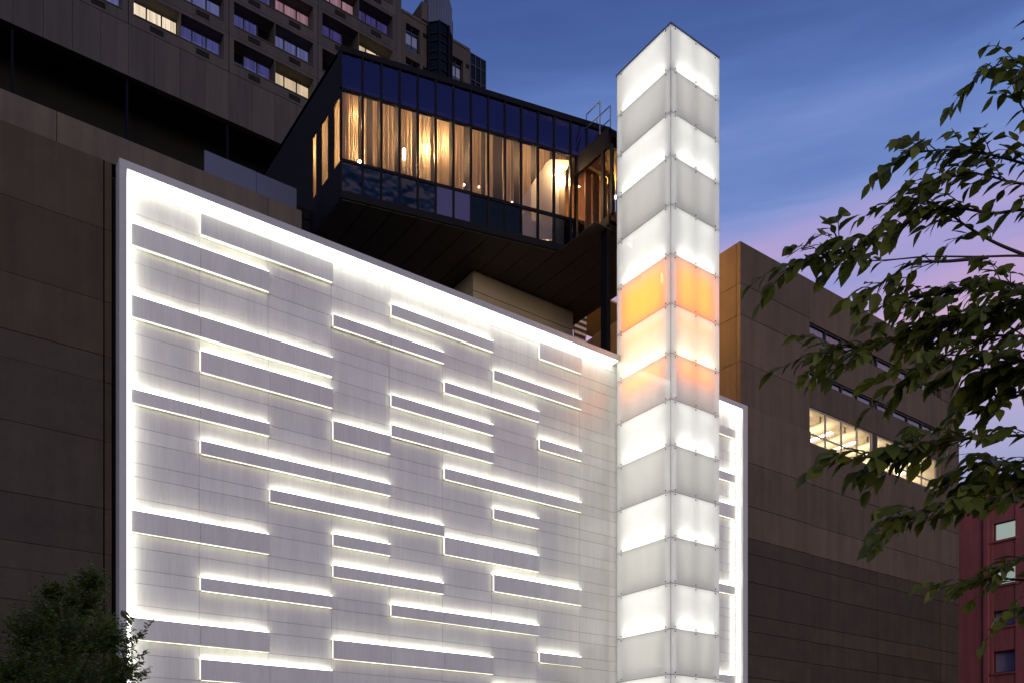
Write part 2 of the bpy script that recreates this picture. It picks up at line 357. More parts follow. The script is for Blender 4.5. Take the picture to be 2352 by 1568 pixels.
for i in range(len(tz)-1):
    zt, zb = tz[i], tz[i+1]
    g_ = .007
    pl = MB().box(U0, U0+.018, V0+.020, V1, zb+g_, zt-g_).build('glass_panel', M['t_glass'], tow)
    pr = MB().box(U0, U1, V0, V0+.018, zb+g_, zt-g_).build('glass_panel', M['t_glass'], tow)
    pq = MB().box(U1-.018, U1, V0+.020, V1, zb+g_, zt-g_).build('glass_panel', M['t_glass'], tow)
    for pan, spots in ((pl, [(U0, V0+.23), (U0, V1-.22)]), (pr, [(U0+.2, V0), (U0+1.19, V0), (U1-.2, V0)])):
        for (x, y) in spots:
            for zc in (zb+.075, zt-.075):
                d = Vector((-1,0,0)) if pan is pl else Vector((0,-1,0))
                c = Vector((x, y, zc)); MB().tube([c, c+d*.012, c+d*.022], [.022,.022,.013], 8).build('bolt', M['bolt'], pan)
    ls = [(U0+.21, U0+.27, V0+.30, V1-.28), (U0+.31, (U0+U1)/2-.10, V0+.21, V0+.27), ((U0+U1)/2+.10, U1-.31, V0+.21, V0+.27), (U1-.27, U1-.21, V0+.30, V1-.28)]
    for q, (a, b, c, d) in enumerate(ls):
        if i % 2 == 0:
            MB().box(a, b, c, d, zb+.06, zb+.10).build('lamp_strip', M['t_bright_peach' if i == 6 else 't_bright'], tow)
            MB().box(a, b, c, d, zt-.09, zt-.06).build('lamp_strip', M['t_bright2'], tow)
        else:
            MB().box(a, b, c, d, zt-.09, zt-.06).build('lamp_strip', M['t_dim'], tow)
    for (a, b, c, d) in ((U0+.10, U0+.13, V0+.10, V0+.13), (U0+.10, U0+.13, V1-.12, V1-.09), (U1-.13, U1-.10, V0+.10, V0+.13)):
        MB().box(a, b, c, d, zb+.03, zt-.03).build('corner_lamp', M['t_corner'], tow)
    # light panels on the core, behind the glass
    pm = M['t_peach'] if i == 6 else M['t_pan'] if i % 2 == 0 else M['t_pan_dim']; cu = (U0+U1)/2
    for q, (a, b, c, d) in enumerate(((U0+core-.02, U0+core-.002, V0+.42, V1-.36), (U0+core+.08, cu-.10, V0+core-.02, V0+core-.002), (cu+.10, U1-core-.08, V0+core-.02, V0+core-.002), (U1-core+.002, U1-core+.02, V0+.42, V1-.36))):
        zlo, zhi = zb+.2, zt-.2
        if i == 5:
            MB().box(a, b, c, d, zlo-.1, zhi).build('light_panel', M['t_orange'], tow); continue
        if i == 7:
            MB().box(a, b, c, d, zlo+.75, zhi+.1).build('light_panel', M['t_orange'], tow)
            zhi = zlo+.65
        if i == 6:
            MB().box(a, b, c, d, zhi-.3, zhi).build('light_panel', M['t_orange'], tow); zhi -= .35
        MB().box(a, b, c, d, zlo, zhi).build('light_panel', pm, tow)

# ------------------------------------------------------------------ concrete podium on the left
PV = VF + .30
pod = thing('concrete_podium', 'dark brown concrete building with wide panel joints left of the white facade', 'building', (0, PV, 0))
MB().box(-14, 9.6, PV+.2, 62, 0, 17.0).build('body', M['black_void'], pod)
zs = [17.25] + [onV(0, y, PV).z for y in (443.8, 619.8, 751.5, 816.2, 960, 1124.5, 1236, 1299.7, 1371.4, 1474.9)]
while zs[-1] > 1.4: zs.append(zs[-1] - .85)
zs.append(.14)
for i in range(len(zs)-1):
    for (a, b) in ((-14, -5), (-5, 4.47), (4.49, 4.66)):
        m = M['conc_L'] if i < 3 else M['conc_granite']
        MB().box(a+.008, b-.008, PV+random.uniform(-.006,.006), PV+.19, zs[i+1]+.006, zs[i]-.006).build('panel', m, pod)
xj = onV(130, 400, PV+.05).x
for (a, b) in ((-14, xj-5.2), (xj-5.2, xj), (xj, xj+5.2), (xj+5.2, 9.62)):
    MB().box(a+.008, b-.008, PV+.04, PV+.55, 17.262, 18.0).build('parapet', M['conc_parapet'], pod)
MB().box(9.3, 9.62, PV+.56, 60, 17.262, 17.99).build('parapet', M['conc_parapet'], pod)
MB().box(9.62, 28.2, WALL+.12, 62, 0, 16.9).build('roof_deck', M['conc_parapet'], pod)

# blue and dark screens standing on the roof behind the parapet
p0 = onV(470, 345, 30); p1 = onV(681, 450, 30); p2 = onV(752, 470, 30)
scr = thing('roof_screen', 'plain blue grey metal screen standing on the roof behind the parapet', 'screen', (p0.x, 30, 16.9))
mid = (p0.x+p1.x)/2 + .15
MB().box(p0.x, mid-.008, 30, 30.06, 16.9, p0.z).build('sheet', M['blue_metal'], scr)
MB().box(mid+.008, p1.x, 30, 30.06, 16.9, p0.z-.01).build('sheet', M['blue_metal'], scr)
MB().box(p0.x, p1.x, 30.07, 30.12, 17.2, 17.3).build('rail', M['dark_metal'], scr)
scr2 = thing('louvre_screen', 'dark brown louvred screen between the blue screen and the glass bar', 'screen', (p1.x, 30.2, 16.9))
for i in range(14):
    MB().box(p1.x+.03, p2.x, 30.2, 30.28, 17.0+i*.42, 17.36+i*.42).build('slat', M['dark_metal'], scr2)
MB().box(p2.x-.06, p2.x+.16, 30.1, 30.19, 16.9, p0.z-.6).build('post', M['conc_parapet'], scr2)

# ------------------------------------------------------------------ hotel tower
HV = 64.0; B0, BW = 6.87, 6.88; ZJ, FH = 54.24, 2.78
hot = thing('hotel_tower', 'tall brown precast hotel block with deep window recesses upper left', 'building', (B0, HV, 16.9))
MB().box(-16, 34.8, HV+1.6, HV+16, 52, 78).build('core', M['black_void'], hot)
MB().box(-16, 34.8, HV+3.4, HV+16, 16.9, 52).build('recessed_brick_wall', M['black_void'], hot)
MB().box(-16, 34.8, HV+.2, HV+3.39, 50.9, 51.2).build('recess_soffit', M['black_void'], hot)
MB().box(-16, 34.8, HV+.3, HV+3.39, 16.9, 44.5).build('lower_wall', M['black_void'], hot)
NF = 6
blind_lit = {}
def litmat(name, col, L, stripes):
    m = bpy.data.materials.new(name); m.use_nodes = True; t = m.node_tree; t.nodes.clear()
    e = t.nodes.new('ShaderNodeEmission'); e.inputs[1].default_value = L
    g = t.nodes.new('ShaderNodeNewGeometry'); mpn = t.nodes.new('ShaderNodeMapping'); mpn.inputs['Scale'].default_value = (stripes, 0, .15); t.links.new(g.outputs['Position'], mpn.inputs[0])
    n = t.nodes.new('ShaderNodeTexNoise'); n.inputs['Scale'].default_value = 1.0; n.inputs['Detail'].default_value = 4; t.links.new(mpn.outputs[0], n.inputs['Vector'])
    mr = t.nodes.new('ShaderNodeMapRange'); mr.inputs[1].default_value = .35; mr.inputs[2].default_value = .65; mr.inputs[3].default_value = .55; mr.inputs[4].default_value = 1.1; t.links.new(n.outputs['Fac'], mr.inputs[0])
    mx = t.nodes.new('ShaderNodeMix'); mx.data_type = 'RGBA'; mx.blend_type = 'MULTIPLY'; mx.inputs[0].default_value = 1; mx.inputs[6].default_value = (*col, 1); t.links.new(mr.outputs[0], mx.inputs[7])
    t.links.new(mx.outputs[2], e.inputs[0]); o = t.nodes.new('ShaderNodeOutputMaterial'); t.links.new(e.outputs[0], o.inputs[0]); return m
M['room_warm'] = litmat('lit_blind', (1, .82, .52), 1.5, 6)
M['room_warm2'] = litmat('lit_room', (1, .76, .44), 1.3, 1)
M['room_pink'] = litmat('lit_pink', (.62, .34, .38), .7, 3)
M['blind_glow'] = litmat('lavender_blind_glow', (.085,.085,.25), 1, 5)  # emission put into unlit blinds in place of sky sheen on the glass
M['blind_glow2'] = litmat('violet_blind_glow', (.07,.055,.20), 1, 5)
M['blind_glow3'] = litmat('pale_blind_glow', (.15,.16,.34), 1, 5)
LIT = {(1, 0, 0): 'room_warm', (2, 1, 0): 'room_warm2', (3, 1, 2): 'room_warm2', (3, 0, 3): 'room_pink', (2, 1, 2): 'room_pink'}
for b in range(-1, 4):
    x0 = B0 + BW*b; x1 = x0 + BW
    for i in range(4):
        MB().box(x0+BW/4*i+.012, x0+BW/4*(i+1)-.012, HV+.02, HV+.5, 50.70, ZJ-.012).build('panel', M['precast'], hot)
    MB().box(x0-.07, x0+.07, HV+.35, HV+.6, 44.5, 50.9).build('column', M['blue_dark'], hot)
    for k in range(NF):
        z0 = ZJ + FH*k
        u = MB()
        u.box(x0+.03, x1-.03, HV, HV+1.0, z0+.012, z0+.74)          # spandrel
        u.box(x0+.03, x1-.03, HV, HV+1.0, z0+2.54, z0+FH-.012)      # lintel
        for (a, c) in ((.03, .36), (3.41, 3.49), (6.50, BW-.03)): u.box(x0+a, x0+c, HV+.002, HV+1.0, z0+.741, z0+2.539)
        u.build('precast_frame', M['precast'], hot)
        for j, (a, c) in enumerate(((.36, 3.41), (3.49, 6.50))):
            wx0, wx1 = x0+a, x0+c; wz0, wz1 = z0+.82, z0+2.50; gv = HV+.95
            win = MB().box(wx0+.02, wx1-.02, gv, gv+.02, wz0, wz1).build('window', M['hotel_glass'], hot)
            fr = MB(); W3 = (wx1-wx0)/3
            for q in (0, 1, 2, 3): fr.box(wx0+W3*q-.045, wx0+W3*q+.045, gv-.06, gv-.01, wz0, wz1)
            fr.box(wx0, wx1, gv-.055, gv-.012, wz1-.07, wz1); fr.box(wx0, wx1, gv-.055, gv-.012, wz0, wz0+.07)
            fr.box(wx0+W3+.046, wx0+2*W3-.046, gv-.055, gv-.012, wz0+.40, wz0+.46); fr.box(wx0+1.5*W3-.03, wx0+1.5*W3+.03, gv-.055, gv-.012, wz0+.071, wz0+.399)
            fr.build('frame', M['frame_dark'], win)
            MB().box(wx0-.01 if a > 1 else wx0, wx1, HV-.05, HV+.90, z0+.742, z0+.81).build('sill', M['precast'], win)
            MB().box(wx0+1.05, wx0+1.95, HV-.03, HV+.02, z0+.20, z0+.58).build('air_vent', M['black_void'], win)
            lm = LIT.get((b, j, k))
            if lm:
                MB().box(wx0, wx1, gv+.10, gv+.12, wz0, wz1).build('lit_room', M[lm], win)
            else:
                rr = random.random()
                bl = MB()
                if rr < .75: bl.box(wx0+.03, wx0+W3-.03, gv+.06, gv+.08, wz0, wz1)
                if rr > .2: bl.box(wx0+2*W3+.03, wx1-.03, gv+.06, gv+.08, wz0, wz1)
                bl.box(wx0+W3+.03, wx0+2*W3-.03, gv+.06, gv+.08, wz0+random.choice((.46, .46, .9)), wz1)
                bl.build('blind', M[random.choice(('blind_glow', 'blind_glow', 'blind_glow2', 'blind_glow3'))], win)
MB().box(-16, B0-BW, HV, HV+1.5, 50.7, 78).build('end_wall', M['precast'], hot)
MB().box(34.39, 34.80, HV, HV+1.59, 50.7, ZJ+FH*NF).build('corner_pier', M['precast'], hot)
MB().box(-16, 34.80, HV, HV+1.59, ZJ+FH*NF+.01, 78).build('upper_wall', M['precast'], hot)

# second, lower apartment block right behind the hotel
A0, A1 = 34.82, 43.2; AT = 66.0
apt = thing('apartment_block', 'pale apartment block with a dark octagonal glazed bay beside the hotel', 'building', (A0, HV, 16.9))
wall = MB()
cx0, cx1 = onV(932, 100, HV).x, onV(965, 100, HV).x          # first window column
dx0, dx1 = onV(1036, 250, HV).x, onV(1064, 250, HV).x        # second window column
ex0 = onV(1079, 250, HV).x
bx0, bx1 = 37.17, 39.5
wz = []
zt = onV(932, 52, HV).z; 
for k in range(8): wz.append((zt-2.8*k-2.05, zt-2.8*k))
def strip(mb, a, b, openings, x_op0, x_op1):
    mb.box(a, x_op0, HV, HV+.5, 17, AT); mb.box(x_op1, b, HV, HV+.5, 17, AT)
    top = AT
    for (lo, hi) in openings: mb.box(x_op0+.001, x_op1-.001, HV+.001, HV+.5, hi, top); top = lo
    mb.box(x_op0+.001, x_op1-.001, HV+.001, HV+.5, 17, top)
strip(wall, A0, bx0+.02, wz, cx0, cx1); 
wz2 = [(a-.5, b-.5) for a, b in wz]
strip(wall, bx1-.02, ex0, wz2, dx0, dx1)
wall.build('wall', M['precast2'], apt)
MB().box(A0, A1, HV+.9, HV+14, 16.9, AT-.02).build('core', M['black_void'], apt)
MB().box(A0, ex0, HV-.06, HV+.6, AT+.001, AT+.22).build('coping', M['precast2'], apt)
for (ops, a, b) in ((wz[:4], cx0, cx1), (wz2[:4], dx0, dx1)):
    for (lo, hi) in ops:
        win = MB().box(a, b, HV+.3, HV+.32, lo, hi).build('window', M['hotel_glass'], apt)
        fr = MB(); m_ = (a+b)/2
        for x in (a+.03, m_, b-.03): fr.box(x-.03, x+.03, HV+.24, HV+.29, lo, hi)
        for zz in (lo+.03, lo+.55, hi-.45, hi-.03): fr.box(a+.061, m_-.031, HV+.245, HV+.285, zz-.03, zz+.03); fr.box(m_+.031, b-.061, HV+.245, HV+.285, zz-.03, zz+.03)
        fr.build('frame', M['frame_dark'], win)
        MB().box(a+.1, b-.1, HV+.4, HV+.42, lo+.6, hi-.5).build('blind', M['blind'], win)
        MB().box(b+.25, b+.6, HV-.03, HV+.01, hi-.4, hi-.05).build('air_vent', M['dark_metal'], win)
e1 = onV(1116, 200, HV).x
MB().box(ex0, A1, HV+.05, HV+.6, 17, AT-3.7).build('corner_wall', M['precast2'], apt)
cg = MB().box(ex0+.01, A1, HV+.05, HV+.08, AT-3.7, AT).build('corner_glazing', M['span_dark'], apt)
fr = MB()
for q in range(4):
    x = ex0+.06+(A1-ex0-.12)*q/3; fr.box(x-.05, x+.05, HV-.02, HV+.045, AT-3.69, AT)
for zz in (AT-3.6, AT-2.3, AT-1.0, AT-.05): fr.box(ex0+.12, A1-.001, HV-.01, HV+.04, zz-.05, zz+.05)
fr.build('frame', M['frame_dark'], cg)
MB().box(36.62, 37.16, HV-.2, HV+3, AT+.23, 67.7).build('chimney', M['precast2'], apt)
MB().box(39.4, 39.75, HV-.05, HV+2, AT+.23, 67.7).build('chimney', M['precast2'], apt)
oc = (38.35, HV+.2); rad = 1.22
octo = [(oc[0]+rad*math.cos(R(22.5+45*i)), oc[1]+rad*math.sin(R(22.5+45*i))) for i in range(8)]
octs = [(oc[0]+(rad-.1)*math.cos(R(22.5+45*i)), oc[1]+(rad-.1)*math.sin(R(22.5+45*i))) for i in range(8)]
MB().poly(octo, 66.2, 68.5).build('bay_head', M['blue_metal'], apt)
rb = MB()
for i in range(8):
    a, b = octo[i], octo[(i+1) % 8]
    for q in range(4):
        t = q/4; x, y = a[0]+(b[0]-a[0])*t, a[1]+(b[1]-a[1])*t
        rb.box(x-.035, x+.035, y-.035, y+.035, 66.2, 68.52)
rb.build('ribs', M['blue_metal'], apt)
MB().poly(octs, 40, 66.19).build('bay_glazing', M['span_dark'], apt)
fr = MB()
for i in range(8):
    fr.box(octo[i][0]-.07, octo[i][0]+.07, octo[i][1]-.07, octo[i][1]+.07, 40, 66.19)
for k in range(12):
    for dz in (0, .7):
        fr.poly([(oc[0]+(rad-.03)*math.cos(R(22.5+45*i)), oc[1]+(rad-.03)*math.sin(R(22.5+45*i))) for i in range(8)], 65.2-1.5*k-dz*.9, 65.32-1.5*k-dz*.9)
fr.build('bay_frame', M['dark_metal'], apt)

# ------------------------------------------------------------------ glass bar pavilion
P0 = Vector((12.67, 27.55)); P1 = Vector((22.43, 25.014))
D = (P1-P0).normalized(); NRM = Vector((D.y, -D.x))         # outward (towards the street)
zS, zF, zSill, zTr, zTop = 21.80, 22.05, 23.10, 25.50, 26.75
bar = thing('glass_bar_pavilion', 'dark cantilevered glass bar pavilion with warm lit curtains on the roof', 'pavilion', (12.67, 27.55, zS))
def lineU(x):                                                # pixel column to distance along the long face
    r = ray(x, 0); n = NRM; s = (P0.x*n.x+P0.y*n.y)/(r.x*n.x+r.y*n.y); return (Vector((r.x*s, r.y*s))-P0).dot(D)
Lface = (P1-P0).length; LCOR = lineU(1320)
mx = [0.0] + [lineU((1000+v*.5996)/1.6327) for v in (600,717,832,945,1057,1168,1278,1385,1490,1592,1697,1797,1900,2000)]
mx = [v for v in mx if v < Lface-.1] + [Lface]
def pt(t, n=0.0): q = P0 + D*t + NRM*n; return q
def lb(mb, t0, t1, z0, z1, n0, n1): a, b = pt(t0), pt(t1); return mb.wallbox(a, b, z0, z1, n0, n1)
lb(MB(), -.02, Lface, zTop, zTop+.20, -.25, .06).build('roof_edge', M['dark_metal'], bar)
lb(MB(), -.02, LCOR, zS, zF, -.3, .05).build('base_beam', M['dark_metal'], bar)
lb(MB(), .03, Lface, zTr-.04, zTr+.04, -.06, .03).build('transom', M['dark_metal'], bar)
lb(MB(), .03, Lface, zSill-.05, zSill+.05, -.06, .03).build('sill', M['dark_metal'], bar)
for t in mx:
    for (a, b) in ((zF, zSill-.051), (zSill+.051, zTr-.041), (zTr+.041, zTop)):
        lb(MB(), t-.035, t+.035, a, b, -.08, .04).build('mullion', M['dark_metal'], bar)
for i in range(len(mx)-1):
    a, b = mx[i]+.036, mx[i+1]-.036
    lb(MB(), a, b, zTr+.041, zTop, -.02, 0).build('upper_pane', M['upper_glass'], bar)
    lb(MB(), a, b, zSill+.051, zTr-.041, -.02, 0).build('pane', M['bar_glass'], bar)
    m = 'span_wavy' if i < 5 else 'span_blue' if i < 7 else 'bar_glass' if i in (10, 11) else 'span_dark'
    lb(MB(), a, b, zF, zSill-.051, -.02, 0.002*(i % 3)).build('spandrel_pane', M[m], bar)
foot = [(P0.x+.05, P0.y+.1), (P1.x-.05, P1.y+.1), (22.4, 36), (P0.x+.05, 36)]
MB().poly([(P0.x+.3, P0.y+.2), (P1.x-.3, P1.y+.35), (22.2, 35.9), (P0.x+.3, 35.9)], 22.85, 23.0).build('floor', M['int_dark'], bar)
MB().poly([(P0.x+.3, P0.y+.2), (P1.x-.3, P1.y+.35), (22.2, 35.9), (P0.x+.3, 35.9)], 25.78, 25.9).build('ceiling', M['int_dark'], bar)
MB().poly([(P0.x, P0.y+.28), (P1.x, P1.y+.28), (22.43, 36), (P0.x, 36)], zTop+.02, zTop+.18).build('roof', M['dark_metal'], bar)
MB().box(P0.x+.3, 22.2, 32.4, 32.5, 23.0, 25.95).build('back_wall', M['wood'], bar)
MB().box(22.32, 22.42, P1.y+.06, 36, zS+.16, zTop).build('east_wall', M['wood'], bar)
# underside panels running into the depth
e = P0.x + .02; k = 0
def fv(u): return P0.y - (u-P0.x)*(-D.y/D.x)*1.0
while e < 24.1:
    u2 = min(e+.86, 24.2)
    for (va, vb) in ((None, 30.2), (30.2, 36)):
        f0 = fv(e) if u2 <= 21.15 else 23.4; f1 = fv(u2) if u2 <= 21.15 else 23.4
        a0, a1 = (f0+.02, f1+.02) if va is None else (va, va)
        MB().poly([(e+.016, a0), (u2-.016, a1), (u2-.016, vb-.016), (e+.016, vb-.016)], zS-.03, zS-.002).build('soffit_panel', M['soffit'], bar)
    e = u2
MB().poly([(P0.x, P0.y), (21.1, 25.36), (21.1, 23.4), (24.2, 23.4), (24.2, 36), (P0.x, 36)], zS, zS+.15).build('soffit_slab', M['dark_metal'], bar)
# added pale slab standing in for a slanted reflection in the glass
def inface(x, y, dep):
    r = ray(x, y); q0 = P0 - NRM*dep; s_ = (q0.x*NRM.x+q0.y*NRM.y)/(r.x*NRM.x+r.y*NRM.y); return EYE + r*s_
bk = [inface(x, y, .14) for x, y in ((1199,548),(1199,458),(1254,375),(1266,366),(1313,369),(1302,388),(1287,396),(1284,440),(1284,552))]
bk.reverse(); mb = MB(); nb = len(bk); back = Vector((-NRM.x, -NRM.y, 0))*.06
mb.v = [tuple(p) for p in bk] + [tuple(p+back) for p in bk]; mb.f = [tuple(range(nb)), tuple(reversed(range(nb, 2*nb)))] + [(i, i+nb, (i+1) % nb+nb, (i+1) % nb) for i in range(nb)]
M['pale_reflection'] = transmat('pale_reflection', (.92,.90,.84), .7, gloss=.05)
mb.build('reflection_slab', M['pale_reflection'], bar, label='pale slab standing in for a reflection at the right end of the bar')
# short west side: dark cladding with three tall windows
slots = [(765, 781), (737, 753), (716, 726)]
U_ = P0.x
MB().box(U_, U_+.05, P0.y+.1, 36, zS+.16, zSill).build('side_base', M['dark_metal'], bar)
MB().box(U_, U_+.05, P0.y+.1, 36, 25.35, zTop+.19).build('side_fascia', M['dark_metal'], bar)
prev = P0.y+.1
for (xa, xb) in slots:
    va, vb = onU(xb, 500, U_).y, onU(xa, 500, U_).y
    if va - prev > .02: MB().box(U_+.002, U_+.05, prev, va, zSill, 25.35).build('side_pier', M['dark_metal'], bar)
    sw = MB().box(U_+.02, U_+.03, va, vb, zSill, 25.35).build('side_window', M['bar_glass'], bar)
    prev = vb
MB().box(U_+.002, U_+.05, prev, 36, zSill, 25.35).build('side_pier', M['dark_metal'], bar)

# curtains behind the panes
ORD = ['first','second','third','fourth','fifth','sixth','seventh','eighth','ninth','tenth','eleventh','twelfth','thirteenth','fourteenth','fifteenth','sixteenth','seventeenth','eighteenth']
spec = [(0,.06,.88),(1,.02,.30),(1,.62,.86),(2,.04,.82),(3,.05,.80),(4,.06,.82),(5,.05,.92),(6,.06,.72),(7,.05,.75),(8,.04,.46),(9,.05,.72),(10,.06,.75),(11,.05,.9),(12,.1,.9)]
def curtain(A, B, n, z0, z1, amp=.05, folds=9):
    mb = MB(); nx = folds*8; A, B = Vector((A[0], A[1])), Vector((B[0], B[1])); d = (B-A); n = Vector((n[0], n[1])); nz = 10
    ph = random.random()*6
    for j in range(nz+1):
        zz = z0 + (z1-z0)*j/nz
        for i in range(nx+1):
            t = i/nx
            off = math.sin(t*folds*6.283+ph+.5*math.sin(j*.8+ph))*amp*(1-.4*j/nz) + math.sin(t*folds*2.7+ph*2)*amp*.6
            tt = t + .012*math.sin(j*.7+ph)*(1-j/nz)
            p = A + d*tt + n*off
            mb.v.append((p.x, p.y, zz + (.025*math.sin(t*folds*6.283*2) if j == nz else 0)))
    for j in range(nz):
        for i in range(nx): a = j*(nx+1)+i; mb.f.append((a, a+1, a+nx+2, a+nx+1))
    return mb
for q, (i, f0, f1) in enumerate(spec):
    if i >= len(mx)-1: continue
    a, b = mx[i], mx[i+1]; t0, t1 = a+(b-a)*f0, a+(b-a)*f1
    o = curtain(pt(t0, -.30), pt(t1, -.30), NRM, 23.02, 25.72, folds=max(3, int(11*(f1-f0)))).build('curtain', M['curtain'])
    for p in o.data.polygons: p.use_smooth = True
    tag(o, f'sheer warm curtain in the glass bar, {ORD[q]} from the left along the long front', 'curtain', 'curtains along the glass bar front')
for q, (xa, xb) in enumerate(slots):
    va, vb = onU(xb, 500, U_).y, onU(xa, 500, U_).y
    o = curtain((U_+.13, va-.1), (U_+.13, vb+.2), (-1, 0), 23.02, 25.5, .03, folds=5).build('curtain', M['curtain'])
    tag(o, f'amber curtain behind the narrow side window, {ORD[q]} back from the pavilion corner', 'curtain', 'curtains in the narrow side windows')

# lamps in the bar
def sphere(c, r, n=10):
    mb = MB(); c = Vector(c)
    for j in range(n+1):
        for i in range(n): t = math.pi*j/n; p = 2*math.pi*i/n; mb.v.append(tuple(c+Vector((math.sin(t)*math.cos(p), math.sin(t)*math.sin(p), math.cos(t)))*r))
    for j in range(n):
        for i in range(n): mb.f.append((j*n+i, (j+1)*n+i, (j+1)*n+(i+1) % n, j*n+(i+1) % n))
    return mb
def inbar(x, y, depth):                                       # a spot behind the long front, seen at pixel x, y
    r = ray(x, y); n = NRM; q0 = P0 - n*depth; s = (q0.x*n.x+q0.y*n.y)/(r.x*n.x+r.y*n.y); return EYE + r*s
def pendant(c, r, mat, label, n=1):
    c = Vector(c); t = thing('pendant_lamp', label, 'lamp', c, 'pendant lamps in the glass bar')
    for k in range(n): sphere(c - Vector((0,0,k*r*2.6)), r).build('bulb', M[mat], t)
    MB().tube([c+Vector((0,0,r)), Vector((c.x, c.y, 25.95))], .008, 5).build('cord', M['dark_metal'], t)
pendant(inbar(981, 358, .62), .055, 'warm_bulb', 'bright warm bulb behind the curtain in the middle of the glass bar')
pendant(inbar(1290, 412, .22), .10, 'warm_bulb', 'largest dazzling bulb at the right end of the glass bar')
pendant(inbar(818, 285, .6), .03, 'warm_bulb', 'small bulb high behind the leftmost curtain of the bar')
pendant(inbar(826, 372, .7), .04, 'warm_bulb', 'bulb low behind the leftmost curtain of the bar')
pendant(inbar(928, 345, .15), .055, 'small_bulb', 'hanging lamp of three stacked pale globes in the bar', 3)
pendant(inbar(904, 352, .5), .025, 'small_bulb', 'tiny cluster lamp left of the three globe lamp', 2)
pendant(inbar(1066, 425, .25), .03, 'small_bulb', 'tiny bulb low in the seventh bay of the bar')
pendant(inbar(1100, 430, .25), .025, 'small_bulb', 'tiny bulb low in the eighth bay of the bar')
pendant(inbar(1176, 466, .25), .03, 'small_bulb', 'tiny bulb just above the sill in the tenth bay of the bar')
pendant(inbar(1024, 352, .7), .05, 'warm_bulb', 'bright bulb behind the curtain right of the middle of the bar')
lp = onU(753, 372, U_+.75); pendant(lp, .05, 'warm_bulb', 'bright bulb in the narrow side windows of the bar')
for q, (t, d) in enumerate(((2.2, 2.2), (5.0, 2.4), (7.4, 1.6))):  # unseen bulbs added to light the room and curtains from behind
    p = pt(t, -d); pendant((p.x, p.y, 25.2), .06, 'warm_bulb', f'unseen bulb added deep inside to light the bar room, {ORD[q]} from the left')

# ------------------------------------------------------------------ glazed link between bar and tower
lk = thing('glazed_link', 'dark framed glazed link with amber ceiling between bar and light tower', 'link bridge', (21.1, 23.4, zS))
LU = 21.10
MB().box(LU, 24.2, 23.42, 24.95, 25.15, 25.4).build('roof', M['dark_metal'], lk)
MB().box(LU-.03, LU+.08, 23.42, 25.30, 24.72, 25.41).build('fascia', M['dark_metal'], lk)
MB().box(LU-.02, LU+.08, 23.42, 25.30, zS+.16, 22.25).build('base_beam', M['dark_metal'], lk)
MB().box(LU+.1, 24.1, 23.45, 25.2, 22.15, 22.25).build('floor', M['wood'], lk)
MB().box(LU+.1, 24.1, 23.45, 24.95, 24.74, 24.80).build('ceiling', M['amber_ceiling'], lk)
for i in range(9):
    MB().box(LU+.12+i*.32, LU+.42+i*.32, 24.86-.08*i, 24.92-.08*i, 22.25, 24.73).build('wood_board', M['wood'], lk)
MB().box(24.1, 24.2, 23.45, 27.5, 22.25, 25.14).build('far_wall', M['wood'], lk)
for x in (1322, 1384, 1404):
    v = onU(x, 420, LU).y; MB().box(LU-.02, LU+.07, v-.06, v+.06, 22.251, 24.719).build('mullion', M['dark_metal'], lk)
MB().box(LU+.02, LU+.035, 23.43, 25.30, 22.251, 24.719).build('pane', M['bar_glass'], lk)
pendant((22.6, 24.7, 24.2), .05, 'warm_bulb', 'assumed warm bulb hanging inside the glazed link beside the tower')  # bulb assumed here to light the amber ceiling and boards
# dark steel post at the rear edge of the tower
c0 = onV(1394, 700, 23.42); 
MB().box(c0.x, U0-.02, 23.42, 23.75, 16.95, zS-.04).build('steel_post', M['dark_metal'])
tag(bpy.context.scene.objects['steel_post'], 'dark steel post rising from the facade top to the link beside the tower', 'post')
# roof access rails
for q, (xa, xb, ytop, yb, uu) in enumerate(((1347, 1378, 234, 300, 21.4), (1371, 1402, 243, 300, 22.15))):
    ra = onU(xa, 290, uu); rb_ = onU(xb, 290, uu); z1 = onU(xb, ytop, uu).z
    t = thing('roof_rail', ['left one of two grey steel guard rails on the bar roof', 'right one of two grey steel guard rails on the bar roof, nearest the tower'][q], 'railing', (uu, rb_.y, 26.9), 'guard rails on the bar roof')
    for y in (ra.y, rb_.y): MB().tube([(uu, y, 25.4 if y < 25 else 26.8), (uu, y, z1)], .022, 6).build('post', M['steel'], t)
    for zz in (z1, z1-.5): MB().tube([(uu, ra.y, zz), (uu, rb_.y, zz)], .022, 6).build('rail', M['steel'], t)

# ------------------------------------------------------------------ beige block under the bar
bb = thing('beige_roof_block', 'beige clad block under the cantilevered bar pavilion', 'block', (18.4, 28.3, 16.9))
bz = [21.75, onV(1088, 1003/1.6327, 28.3).z, onV(1088, 1090/1.6327, 28.3).z]
while bz[-1] > 17.6: bz.append(bz[-1]-1.0)
bz.append(16.9)
bu0 = onV(1087, 650, 28.3).x; bu1 = onV(1316, 760, 28.3).x
MB().box(bu0+.05, bu1-.05, 28.36, 34, 16.9, 21.74).build('body', M['backing'], bb)
for i in range(len(bz)-1):
    MB().box(bu0, bu1, 28.3, 28.34, bz[i+1]+.012, bz[i]-.012).build('panel', M['beige'], bb)
    MB().box(bu0, bu0+.04, 28.35, 34, bz[i+1]+.012, bz[i]-.012).build('panel', M['beige'], bb)
